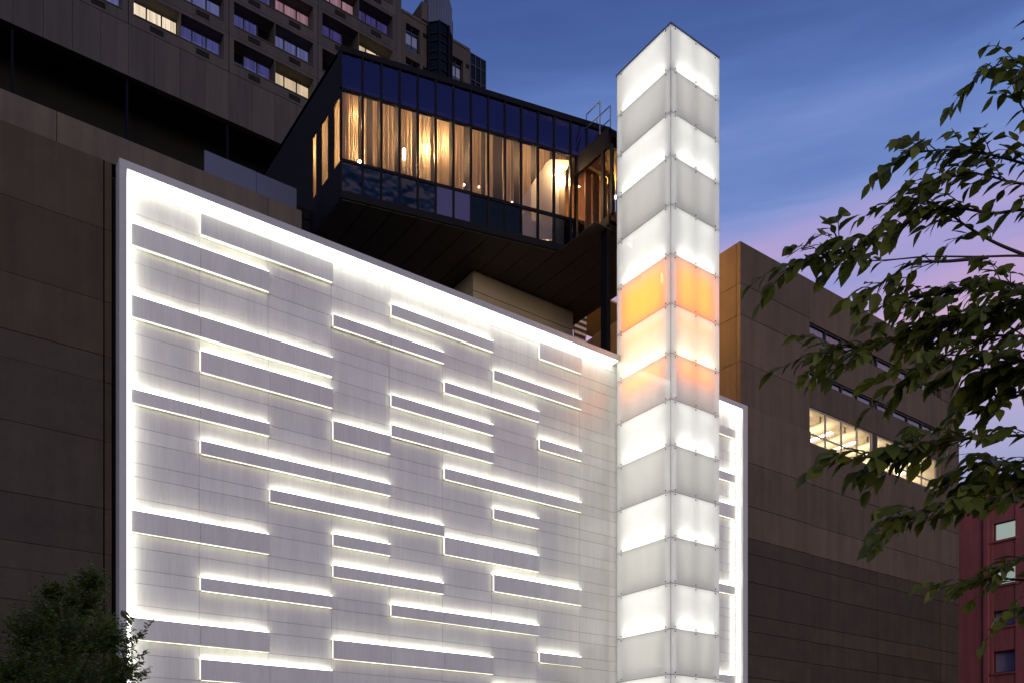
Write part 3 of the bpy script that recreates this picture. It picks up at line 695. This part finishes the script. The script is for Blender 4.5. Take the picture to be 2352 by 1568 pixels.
# things glimpsed in the gap between block and tower, and assumed lamps out of sight
lv = thing('white_louvre', 'small white slatted louvre in the gap beside the light tower', 'louvre', (24.6, 33, 16.9))
a = onV(1321, 750, 33); b = onV(1347, 750, 33); zt_ = onV(1335, 712, 33).z
for i in range(16): MB().box(a.x, b.x, 33, 33.05, zt_-.2-.3*i-.13, zt_-.2-.3*i).build('slat', M['frame_white'], lv)
MB().box(a.x, b.x, 33.06, 33.12, 16.9, zt_-.1).build('back', M['frame_dark'], lv)
cn = thing('amber_canopy', 'amber lit canopy soffit glimpsed through the gap beside the light tower', 'canopy', (26, 38, 16.9))
ca = onV(1352, 712, 38)
MB().box(ca.x-.2, ca.x+5, 36.5, 40, ca.z-.1, ca.z).build('soffit', M['amber_ceiling'], cn)
MB().box(ca.x-1.6, ca.x+5, 39.9, 40.2, 16.9, ca.z-.6).build('wall', M['conc_parapet'], cn)
wl = thing('assumed_terrace_lamp', 'assumed warm lamp on the roof terrace, unseen behind the light tower', 'lamp', (25.6, 37.4, ca.z-.5))  # unseen lamp, assumed from the amber light on the canopy soffit
sphere((25.9, 37.4, ca.z-.6), .10).build('bulb', M['warm_bulb'], wl)
MB().tube([(25.9, 37.4, ca.z-.1), (25.9, 37.4, ca.z-.5)], .01, 5).build('cord', M['dark_metal'], wl)
wl = thing('assumed_wall_lamp', 'assumed warm lamp on the far side of the link, unseen behind the light tower', 'lamp', (24.25, 26.2, 23.0))  # unseen lamp, assumed and added to light the right building's side wall orange
sphere((24.5, 26.2, 23.0), .14).build('bulb', M['assumed_amber_bulb'], wl)
MB().box(24.21, 24.36, 26.1, 26.3, 22.9, 23.1).build('bracket', M['dark_metal'], wl)

# ------------------------------------------------------------------ concrete building on the right
RV = 23.9
rb = thing('concrete_gallery', 'brown concrete building with strip windows right of the light tower', 'building', (28.7, RV, 0))
cU = onV(1700, 553, RV).x; rT = onV(1700, 553, RV).z; rE = onV(2203, 1000, RV).x
zled = onV(1701, 929, RV).z
j1, j2, j3 = onV(1860, 800, RV).x, onV(2015.7, 900, RV).x, onV(2160.4, 900, RV).x
w1 = (onV(1858, 764, RV).z, onV(1858, 738.6, RV).z); w2 = (onV(1858, 868, RV).z, onV(1858, 848, RV).z); w3 = (onV(1860, 1015.5, RV).z, onV(1860, 931.7, RV).z)
MB().box(cU+.2, rE-.05, RV+5, 44, 0, rT-.15).build('body', M['backing'], rb)
MB().box(cU+.2, rE-.05, RV+.21, RV+5, 0, w3[0]-.3).build('body', M['backing'], rb)
MB().box(cU+.2, rE-.05, RV+.21, RV+5, w3[1]+.3, rT-.15).build('body', M['backing'], rb)
MB().box(cU+.2, j1-.05, RV+.21, RV+5, w3[0]-.29, w3[1]+.29).build('body', M['backing'], rb)
MB().box(j3+.05, rE-.05, RV+.21, RV+5, w3[0]-.29, w3[1]+.29).build('body', M['backing'], rb)
def zc(y): return onV(1858, (1260+y*.8293)/1.6327, RV).z
joints = [zc(665), zc(850), zc(985), zc(1050), zc(1170), zc(1310), zc(1380)]
while joints[-1] > 1.2: joints.append(joints[-1]-.95)
joints.append(.14)
up1 = [rT, onV(1700, 1060/1.6327, RV).z, onV(1700, 1176/1.6327, RV).z, onV(1701, 1350/1.6327, RV).z, zled]
def pan(x0, x1, za, zb, mt, dv=0.0):
    MB().box(x0+.01, x1-.01, RV+dv+random.uniform(-.004,.004), RV+.2, zb+.011, za-.011).build('panel', mt, rb)
for i in range(len(up1)-1): pan(cU, j1, up1[i], up1[i+1], M['conc_R'])
low = [zled] + joints
for i in range(len(low)-1):
    mt = M['conc_R'] if i < 3 else M['conc_R2']
    pan(27.95, j1, low[i], low[i+1], mt, -.06)
for (xa, xb) in ((j1, j2), (j2, j3), (j3, rE)):
    rowsR = [rT, w1[1], w1[0], w2[1], w2[0], w3[1], w3[0]] + [q for q in joints if q < w3[0]-.2]
    for i in range(len(rowsR)-1):
        if i in (1, 3, 5) and xa < j3-.1: continue
        pan(xa, xb, rowsR[i], rowsR[i+1], M['conc_R'] if rowsR[i+1] > joints[2]-.05 else M['conc_R2'])
# west side facing the tower
for i in range(len(up1)-1):
    MB().box(cU-.001, cU+.19, RV+.22, 33, up1[i+1]+.011, up1[i]-.011).build('panel', M['conc_R'], rb)
MB().box(cU-.6, cU+.19, 30.2, 42, zled, rT-.55).build('stair_block', M['conc_R'], rb)
# strip windows
gA = (onV(1860.5, 900, RV).x, onV(2005.5, 900, RV).x); gB = (onV(2016.7, 900, RV).x, onV(2151.8, 900, RV).x)
M['room_paint'] = pmat('cream_room', (.78,.72,.55), .8)
M['room_lamp'] = emat('ceiling_light', (1,.92,.68), 9)
for (lo, hi), islit in ((w1, 0), (w2, 0), (w3, 1)):
    for (xa, xb), n in ((gA, 4), (gB, 4)):
        win = MB().box(xa, xb, RV+.12, RV+.135, lo, hi).build('window', M['bar_glass'] if islit else M['hotel_glass'], rb)
        fr = MB()
        for q in range(n+1): x = xa+(xb-xa)*q/n; fr.box(x-.035, x+.035, RV+.05, RV+.115, lo, hi)
        fr.box(xa+.036, xb-.036, RV+.055, RV+.11, hi-.07, hi); fr.box(xa+.036, xb-.036, RV+.055, RV+.11, lo, lo+.06)
        if islit:
            for q in range(n): x = xa+(xb-xa)*q/n; fr.box(x+.036, x+(xb-xa)/n-.036, RV+.055, RV+.11, lo+.42, lo+.48)
        fr.build('frame', M['frame_white'] if islit else M['frame_dark'], win)
        if not islit: MB().box(xa, xb, RV+.2, RV+.205, lo, hi-.05).build('blind', M['backing'], win)
MB().box(gA[1]+.04, gB[0]-.04, RV+.03, RV+.2, w3[0], w3[1]).build('pier', M['conc_R2'], rb)
room = MB(); x0, x1, z0, z1 = j1, j3, w3[0]-.25, w3[1]+.25
room.box(x0, x1, RV+4.6, RV+4.7, z0, z1); room.box(x0, x1, RV+.22, RV+4.6, z1-.05, z1); room.box(x0, x1, RV+.22, RV+4.6, z0, z0+.05)
room.box(x0, x0+.05, RV+.22, RV+4.6, z0+.05, z1-.05); room.box(x1-.05, x1, RV+.22, RV+4.6, z0+.05, z1-.05)
room.build('lit_room', M['room_paint'], rb)
for q in range(7):
    MB().box(x0+.8+q*1.9, x0+1.0+q*1.9, RV+.8, RV+3.6, z1-.50, z1-.45).build('ceiling_light', M['room_lamp'], rb)
    MB().box(x0+1.7+q*1.9, x0+1.85+q*1.9, RV+.7, RV+4.5, z1-.30, z1-.051).build('ceiling_beam', M['room_paint'], rb)

# ------------------------------------------------------------------ red brick building
BU = 60.0
rd = thing('red_brick_building', 'dim red brick building with square windows at the far right', 'building', (BU, 26, 0))
va, vb = onU(2332, 1200, BU).y, onU(2280, 1200, BU).y
rz = [(onU(2300, y1, BU).z, onU(2300, y0, BU).z) for y0, y1 in ((1197, 1238), (1300, 1340.6), (1400, 1437), (1493, 1543))]
while rz[-1][0] > 4: rz.append((rz[-1][0]-3.05, rz[-1][1]-3.05))
top = 22.4
MB().box(BU+.6, BU+14, 5, 52, 0, top-.05).build('body', M['backing'], rd)
cols_r = [(va-2*(vb-va)*1.9, vb-2*(vb-va)*1.9), (va-(vb-va)*1.9, vb-(vb-va)*1.9), (va, vb)]
prev = 5
for (a, b) in cols_r:
    MB().box(BU, BU+.5, prev, a, 0, top).build('pier', M['red_brick'], rd)
    zz = top
    for (lo, hi) in rz:
        MB().box(BU+.05, BU+.5, a+.001, b-.001, hi, zz).build('spandrel', M['red_brick'], rd); zz = lo
    MB().box(BU+.05, BU+.5, a+.001, b-.001, 0, zz).build('spandrel', M['red_brick'], rd)
    prev = b
MB().box(BU, BU+.5, prev, 52, 0, top).build('pier', M['red_brick'], rd)
MB().box(BU-.25, BU-.01, 5, 52, top-.5, top+.1).build('cornice', M['red_brick'], rd)
MB().box(BU-.12, BU-.002, vb+.25, vb+.55, 0, top-.51).build('pilaster', M['red_brick'], rd)
M['office'] = litmat('lit_office', (.72, .85, .70), .75, 2)
for ci, (a, b) in enumerate(cols_r):
    for k, (lo, hi) in enumerate(rz):
        win = MB().box(BU+.28, BU+.30, a, b, lo, hi).build('window', M['hotel_glass'], rd)
        fr = MB().box(BU+.2, BU+.27, a, a+.07, lo, hi).box(BU+.2, BU+.27, b-.07, b, lo, hi).box(BU+.2, BU+.27, a+.07, b-.07, hi-.07, hi).box(BU+.2, BU+.27, a+.07, b-.07, lo, lo+.07)
        fr.build('frame', M['frame_dark'], win)
        MB().box(BU-.1, BU+.04, a-.1, b+.1, lo-.14, lo-.01).build('sill', M['red_brick'], win)
        MB().box(BU+.5, BU+.55, a, b, lo, hi).build('room', M['office'] if k < 2 else M['blind'], win)

# ------------------------------------------------------------------ trees
def leafmat(name, col, tr):
    m = bpy.data.materials.new(name); m.use_nodes = True; t = m.node_tree; t.nodes.clear()
    oi = t.nodes.new('ShaderNodeNewGeometry'); 
    hs = t.nodes.new('ShaderNodeHueSaturation'); hs.inputs['Color'].default_value = (*col, 1)
    mr = t.nodes.new('ShaderNodeMapRange'); mr.inputs[3].default_value = .6; mr.inputs[4].default_value = 1.35; t.links.new(oi.outputs['Random Per Island'], mr.inputs[0]); t.links.new(mr.outputs[0], hs.inputs['Value'])
    d = t.nodes.new('ShaderNodeBsdfPrincipled'); d.inputs['Roughness'].default_value = .45; t.links.new(hs.outputs[0], d.inputs['Base Color'])
    tl = t.nodes.new('ShaderNodeBsdfTranslucent'); t.links.new(hs.outputs[0], tl.inputs[0])
    mx = t.nodes.new('ShaderNodeMixShader'); mx.inputs[0].default_value = tr; t.links.new(d.outputs[0], mx.inputs[1]); t.links.new(tl.outputs[0], mx.inputs[2])
    o = t.nodes.new('ShaderNodeOutputMaterial'); t.links.new(mx.outputs[0], o.inputs[0]); return m
M['leaf'] = leafmat('leaf', (.15,.18,.022), .45)
M['leaf2'] = leafmat('leaf_small', (.10,.16,.03), .5)
LEAF = []                                           # unit leaf, stem at origin, tip along +x, blade normal +z
prof = [(0,0),(.14,.15),(.36,.275),(.60,.25),(.82,.12)]
def leafverts(droop, fold):
    v = [(0,0,0)]; f = []
    for (x, wd) in prof[1:]:
        zc_ = -droop*x*x
        v += [(x, wd, zc_+wd*fold), (x, 0, zc_), (x, -wd, zc_+wd*fold)]
    v.append((1.0, 0, -droop)); n = len(v)-1
    f += [(0,2,1),(0,3,2)]
    for i in range(3):
        a = 1+3*i; f += [(a,a+1,a+4,a+3),(a+1,a+2,a+5,a+4)]
    a = 10; f += [(a,a+1,n),(a+1,a+2,n)]
    return v, f
LEAF = [leafverts(.10,.20), leafverts(.2,.38), leafverts(.04,.12), leafverts(.3,.25)]
LM = []
for v, f in LEAF:
    me = bpy.data.meshes.new('leaf'); me.from_pydata(v, [], f); me.materials.append(M['leaf']); me.update()
    for p in me.polygons: p.use_smooth = True
    LM.append(me)
rng = random.Random(11)
tw = MB(); leaves = []
def smooth(pts, n=8):
    o = []
    for i in range(len(pts)-1):
        p0, p1, p2, p3 = pts[max(i-1,0)], pts[i], pts[i+1], pts[min(i+2,len(pts)-1)]
        for k in range(n):
            t = k/n; o.append(.5*((2*p1)+(-p0+p2)*t+(2*p0-5*p1+4*p2-p3)*t*t+(-p0+3*p1-3*p2+p3)*t**3))
    return o+[pts[-1]]
def add_leaf(p, d, L):
    d = d.normalized(); up = Vector((rng.gauss(0,.45), rng.gauss(0,.45), 1)) - FW*.35
    y = up.cross(d); 
    if y.length < .1: return
    y.normalize(); z_ = d.cross(y)
    leaves.append((Matrix((( *(d*L),),( *(y*L),),( *(z_*L),))).transposed().to_4x4(), p, rng.randrange(4), L))
def twig(pts, dens, leafL=.115, r0=.006, start=0.0, side=1):
    P = smooth(pts, 6); n = len(P)
    tw.tube(P, [r0*(1-.8*i/n) for i in range(n)], 5)
    acc = 0; s = 1; tot = sum((P[i+1]-P[i]).length for i in range(n-1)); run = 0
    for i in range(n-1):
        sg = P[i+1]-P[i]; l = sg.length; run += l
        if run/tot < start: continue
        acc += l*dens; t = sg.normalized()
        while acc > 1:
            acc -= 1; s = -s
            sd = t.cross(Vector((0,0,1))).normalized()*s
            d = t*rng.uniform(.4,1.0) + sd*rng.uniform(.3,1.0) + Vector((0,0,-rng.uniform(.0,.55))) - RT*.25
            add_leaf(P[i]+sg*rng.random(), d, leafL*rng.choice((.7,.85,1,1,1.15,1.3,1.55))*rng.uniform(.9,1.1))
    add_leaf(P[-1], P[-1]-P[-2]+Vector((0,0,-.01)), leafL*1.1)
def branch(px, dep, ntw, tl, dens, leafL=.098, r0=.012, lo=.25, spread=1.0, start=.3, own=8):
    pts = [at(x+40, y, dep+dd) for (x, y, dd) in px]
    twig(pts, own, leafL, r0, start)
    P = smooth(pts, 6)
    for _ in range(ntw):
        i = rng.randrange(int(len(P)*lo), len(P)-1); t = (P[i+1]-P[i]).normalized()
        sd = t.cross(Vector((0,0,1))).normalized()
        dirv = t*rng.uniform(.5,1.2) + sd*rng.uniform(-1,1)*spread + Vector((0,0,rng.uniform(-.28,.30)))
        dirv.normalize(); L = tl*rng.uniform(.5,1.2)
        a = P[i]; twig([a, a+dirv*L*.5+Vector((0,0,.02)), a+dirv*L+Vector((0,0,-.05*L-.02))], dens, leafL, .004, .1)
D6 = 5.6
branch([(2680,740,.62),(2500,640,.3),(2352,592,0),(2200,590,0),(2080,590,0),(1990,600,0)], D6, 0, .3, 0, own=0)
branch([(2080,590,0),(1990,598,0),(1900,600,-.1),(1850,592,-.1),(1790,606,-.1)], D6, 9, .28, 22, r0=.005, own=22, lo=.3)
branch([(1950,600,0),(1900,575,0),(1870,520,0)], D6, 2, .2, 20, own=22, start=.2)
branch([(2230,591,0),(2140,600,0),(2060,605,0),(2000,640,0),(1960,665,0)], D6-.2, 8, .25, 20, own=18)
branch([(2500,600,.3),(2352,490,0),(2240,490,0),(2150,480,0),(2050,510,0),(1960,555,0),(1880,585,0)], D6, 24, .34, 20, own=20, lo=.35)
branch([(2330,592,0),(2250,560,0),(2180,520,0),(2110,470,0),(2060,455,0)], D6+.1, 11, .3, 20, own=16)
branch([(2520,470,.3),(2380,400,0),(2270,365,0),(2170,345,0),(2065,350,0)], D6, 20, .32, 20, own=22, lo=.3)
branch([(2520,470,.3),(2400,430,0),(2290,420,0),(2200,400,0),(2090,420,0)], D6-.1, 13, .3, 20, own=18)
branch([(2560,400,.3),(2420,280,0),(2352,190,0),(2290,140,0),(2235,160,0)], D6, 9, .25, 18, own=18, lo=.4)
branch([(2560,400,.3),(2420,360,0),(2352,300,0),(2310,250,0),(2290,215,0)], D6, 10, .25, 18, own=18)
branch([(2420,280,0),(2430,180,0),(2370,110,0),(2340,80,0)], D6, 3, .2, 18, own=18)
for (px, nt_, tl, L) in (
    ([(2560,820,.3),(2400,690,0),(2260,650,0),(2150,665,0),(2030,690,0)], 22, .40, .13),
    ([(2560,860,.3),(2420,720,-.2),(2300,690,-.2),(2200,720,-.2),(2120,740,-.2)], 22, .38, .135),
    ([(2560,900,.3),(2400,790,0),(2230,770,0),(2080,775,0),(1970,790,0),(1880,812,0)], 26, .40, .125),
    ([(2560,900,.3),(2400,830,-.3),(2250,830,-.3),(2150,830,-.3),(2080,850,-.3)], 22, .38, .14),
    ([(2560,760,.3),(2430,720,.1),(2330,715,.1),(2230,740,.1)], 22, .36, .15),
    ([(2560,860,.3),(2420,835,-.1),(2320,845,-.1),(2240,855,-.1)], 20, .36, .16),
    ([(2560,1080,.3),(2430,1060,.1),(2330,1085,.1),(2250,1100,.1)], 14, .34, .15),
    ([(2560,1000,.3),(2420,900,0),(2320,900,0),(2240,930,0),(2180,940,0)], 10, .32, .12),
    ([(2560,1100,.3),(2400,1010,-.3),(2260,1000,-.3),(2140,1010,-.3),(2040,1040,-.3),(1950,1050,-.3)], 24, .40, .135),
    ([(2560,1120,.3),(2420,1060,0),(2300,1060,0),(2200,1070,0)], 14, .36, .13),
    ([(2560,1230,.3),(2400,1160,-.2),(2260,1140,-.2),(2140,1160,-.2),(2020,1190,-.2)], 22, .38, .13),
    ([(2560,1400,.3),(2430,1350,0),(2300,1330,0),(2200,1330,0),(2120,1350,0)], 8, .30, .12),
    ([(2560,1340,.3),(2440,1270,0),(2340,1270,0),(2260,1300,0)], 8, .28, .12),
    ([(2560,1470,.3),(2450,1420,0),(2350,1400,0),(2280,1420,0)], 8, .28, .12)):
    branch(px, D6, int(nt_*1.2), tl*.9, 21, L*.72, .012, .3, 1.3, .3, 18)
root = at(2720, 1000, 6.2)
tree = thing('street_tree', 'large leafy tree branch with pointed leaves reaching in from the right edge', 'tree', (root.x, root.y, 0))
tk = MB().tube([(root.x, root.y, -.1), (root.x+.05, root.y, 1.2), (root.x, root.y+.05, 2.6), (root.x-.05, root.y, 4.2), (root.x, root.y, 6.0), (root.x+.1, root.y, 7.6)], [.2,.15,.13,.11,.07,.03], 10)
for (x, y) in ((2560,760),(2560,1080),(2560,400),(2520,470),(2500,600),(2560,820),(2560,860),(2560,900),(2560,1000),(2560,1100),(2560,1230),(2560,1340),(2560,1470)):
    p = at(x+40, y, D6+.3); tk.tube([(root.x, root.y, max(1.8, p.z-.8)), (root.x*.6+p.x*.4, root.y*.6+p.y*.4, p.z-.35), p], [.05,.03,.012], 6)
tk.build('trunk', M['bark'], tree)
tw.build('twigs', M['bark'], tree)
vis = sorted(range(len(leaves)), key=lambda i: -leaves[i][3])
def inframe(p):
    q = p-EYE; dep = q.dot(FW); x = CX+F*q.dot(RT)/dep; y = HY-F*q.z/dep
    return 0 < x < 2350 and 0 < y < 1568
single = set([i for i in vis if inframe(leaves[i][1])][:300])
fo = MB()
for i, (m, p, k, L) in enumerate(leaves):
    if i in single:
        o = link(bpy.data.objects.new('leaf', LM[k])); o.matrix_local = Matrix.Translation(p - tree.location) @ m; o.parent = tree
        o.matrix_local = Matrix.Translation(p - tree.location) @ m
    else:
        b = len(fo.v); v, f = LEAF[k]
        fo.v += [tuple(p + (m.to_3x3() @ Vector(q))) for q in v]; fo.f += [tuple(b+j for j in q) for q in f]
o = fo.build('foliage', M['leaf'], tree, kind='stuff')
for p in o.data.polygons: p.use_smooth = True
print('leaves', len(leaves))

# small dense tree at the lower left
rng = random.Random(5)
dT = 13.0
rt = at(160, 1700, dT)
st = thing('young_tree', 'small dense dark green tree in front of the facade corner at lower left', 'tree', (rt.x, rt.y, 0))
tk = MB().tube([(rt.x, rt.y, -.1), (rt.x+.03, rt.y, 1.4), (rt.x, rt.y, 2.8), (rt.x, rt.y+.05, 4.2)], [.09,.07,.05,.015], 8)
fo = MB()
lobes = [(160,1460,0,.62),(190,1370,.1,.40),(120,1400,.3,.38),(60,1450,-.2,.45),(250,1460,0,.40),(210,1325,0,.25),(30,1540,.2,.55),(160,1560,-.3,.7),(270,1540,.2,.45),(105,1540,.5,.6),(120,1350,.1,.2),(175,1620,0,.9),(60,1640,0,.7),(270,1640,0,.6)]
twm = MB()
for (x, y, dd, rr) in lobes:
    c = at(x, y, dT+dd)
    tk.tube([(rt.x, rt.y, max(1.5, c.z-.9)), ((rt.x+c.x)/2, (rt.y+c.y)/2, c.z-.3), c], [.03,.02,.008], 5)
    for _ in range(int(120*rr/.4)):
        d = Vector((rng.gauss(0,1), rng.gauss(0,1), rng.gauss(0,.8))).normalized()*rr*rng.uniform(.35,1.1)
        tip = c+d; dirv = (d.normalized()+Vector((0,0,.5))).normalized(); L = rng.uniform(.18,.36)
        twm.tube([tip-dirv*L, tip], [.004,.002], 4)
        for q in range(11):
            p = tip - dirv*L*(q/11); s_ = 1 if q % 2 else -1
            sd = dirv.cross(Vector((0,0,1))); sd = sd.normalized()*s_ if sd.length > .05 else Vector((s_,0,0))
            dl = (sd*rng.uniform(.5,1)+dirv*rng.uniform(.2,.8)+Vector((0,0,rng.uniform(-.5,.2)))).normalized(); up = Vector((rng.gauss(0,.5), rng.gauss(0,.5), 1)); y_ = up.cross(dl).normalized(); z_ = dl.cross(y_); ll = rng.uniform(.05,.085)
            b = len(fo.v); fo.v += [tuple(p), tuple(p+dl*ll*.5+y_*ll*.28), tuple(p+dl*ll-z_*ll*.2), tuple(p+dl*ll*.5-y_*ll*.28)]; fo.f.append((b,b+1,b+2,b+3))
# shoots that stick out over the light line
for (xa, ya, xb, yb) in ((285,1510,348,1425),(290,1500,300,1425),(280,1520,335,1500),(285,1545,330,1545),(280,1400,300,1420),(285,1480,330,1455)):
    a = at(xa, ya, dT); b_ = at(xb, yb, dT); dv = (b_-a); twm.tube([a, a+dv*.5+Vector((0,0,.02)), b_], [.006,.004,.002], 4)
    for q in range(26):
        p = a+dv*(q/25); s_ = 1 if q % 2 else -1; t_ = dv.normalized(); sd = RT*s_ + Vector((0,0,.4*s_))
        dl = (sd*.6+t_*.7+Vector((0,0,rng.uniform(-.3,.2)))).normalized(); up = Vector((rng.gauss(0,.4), -.6+rng.gauss(0,.4), 1)); y_ = up.cross(dl).normalized(); z_ = dl.cross(y_); ll = rng.uniform(.06,.095)
        b = len(fo.v); fo.v += [tuple(p), tuple(p+dl*ll*.5+y_*ll*.3), tuple(p+dl*ll-z_*ll*.2), tuple(p+dl*ll*.5-y_*ll*.3)]; fo.f.append((b,b+1,b+2,b+3))
tk.build('trunk', M['bark'], st); twm.build('twigs', M['bark'], st); fo.build('foliage', M['leaf2'], st, kind='stuff')
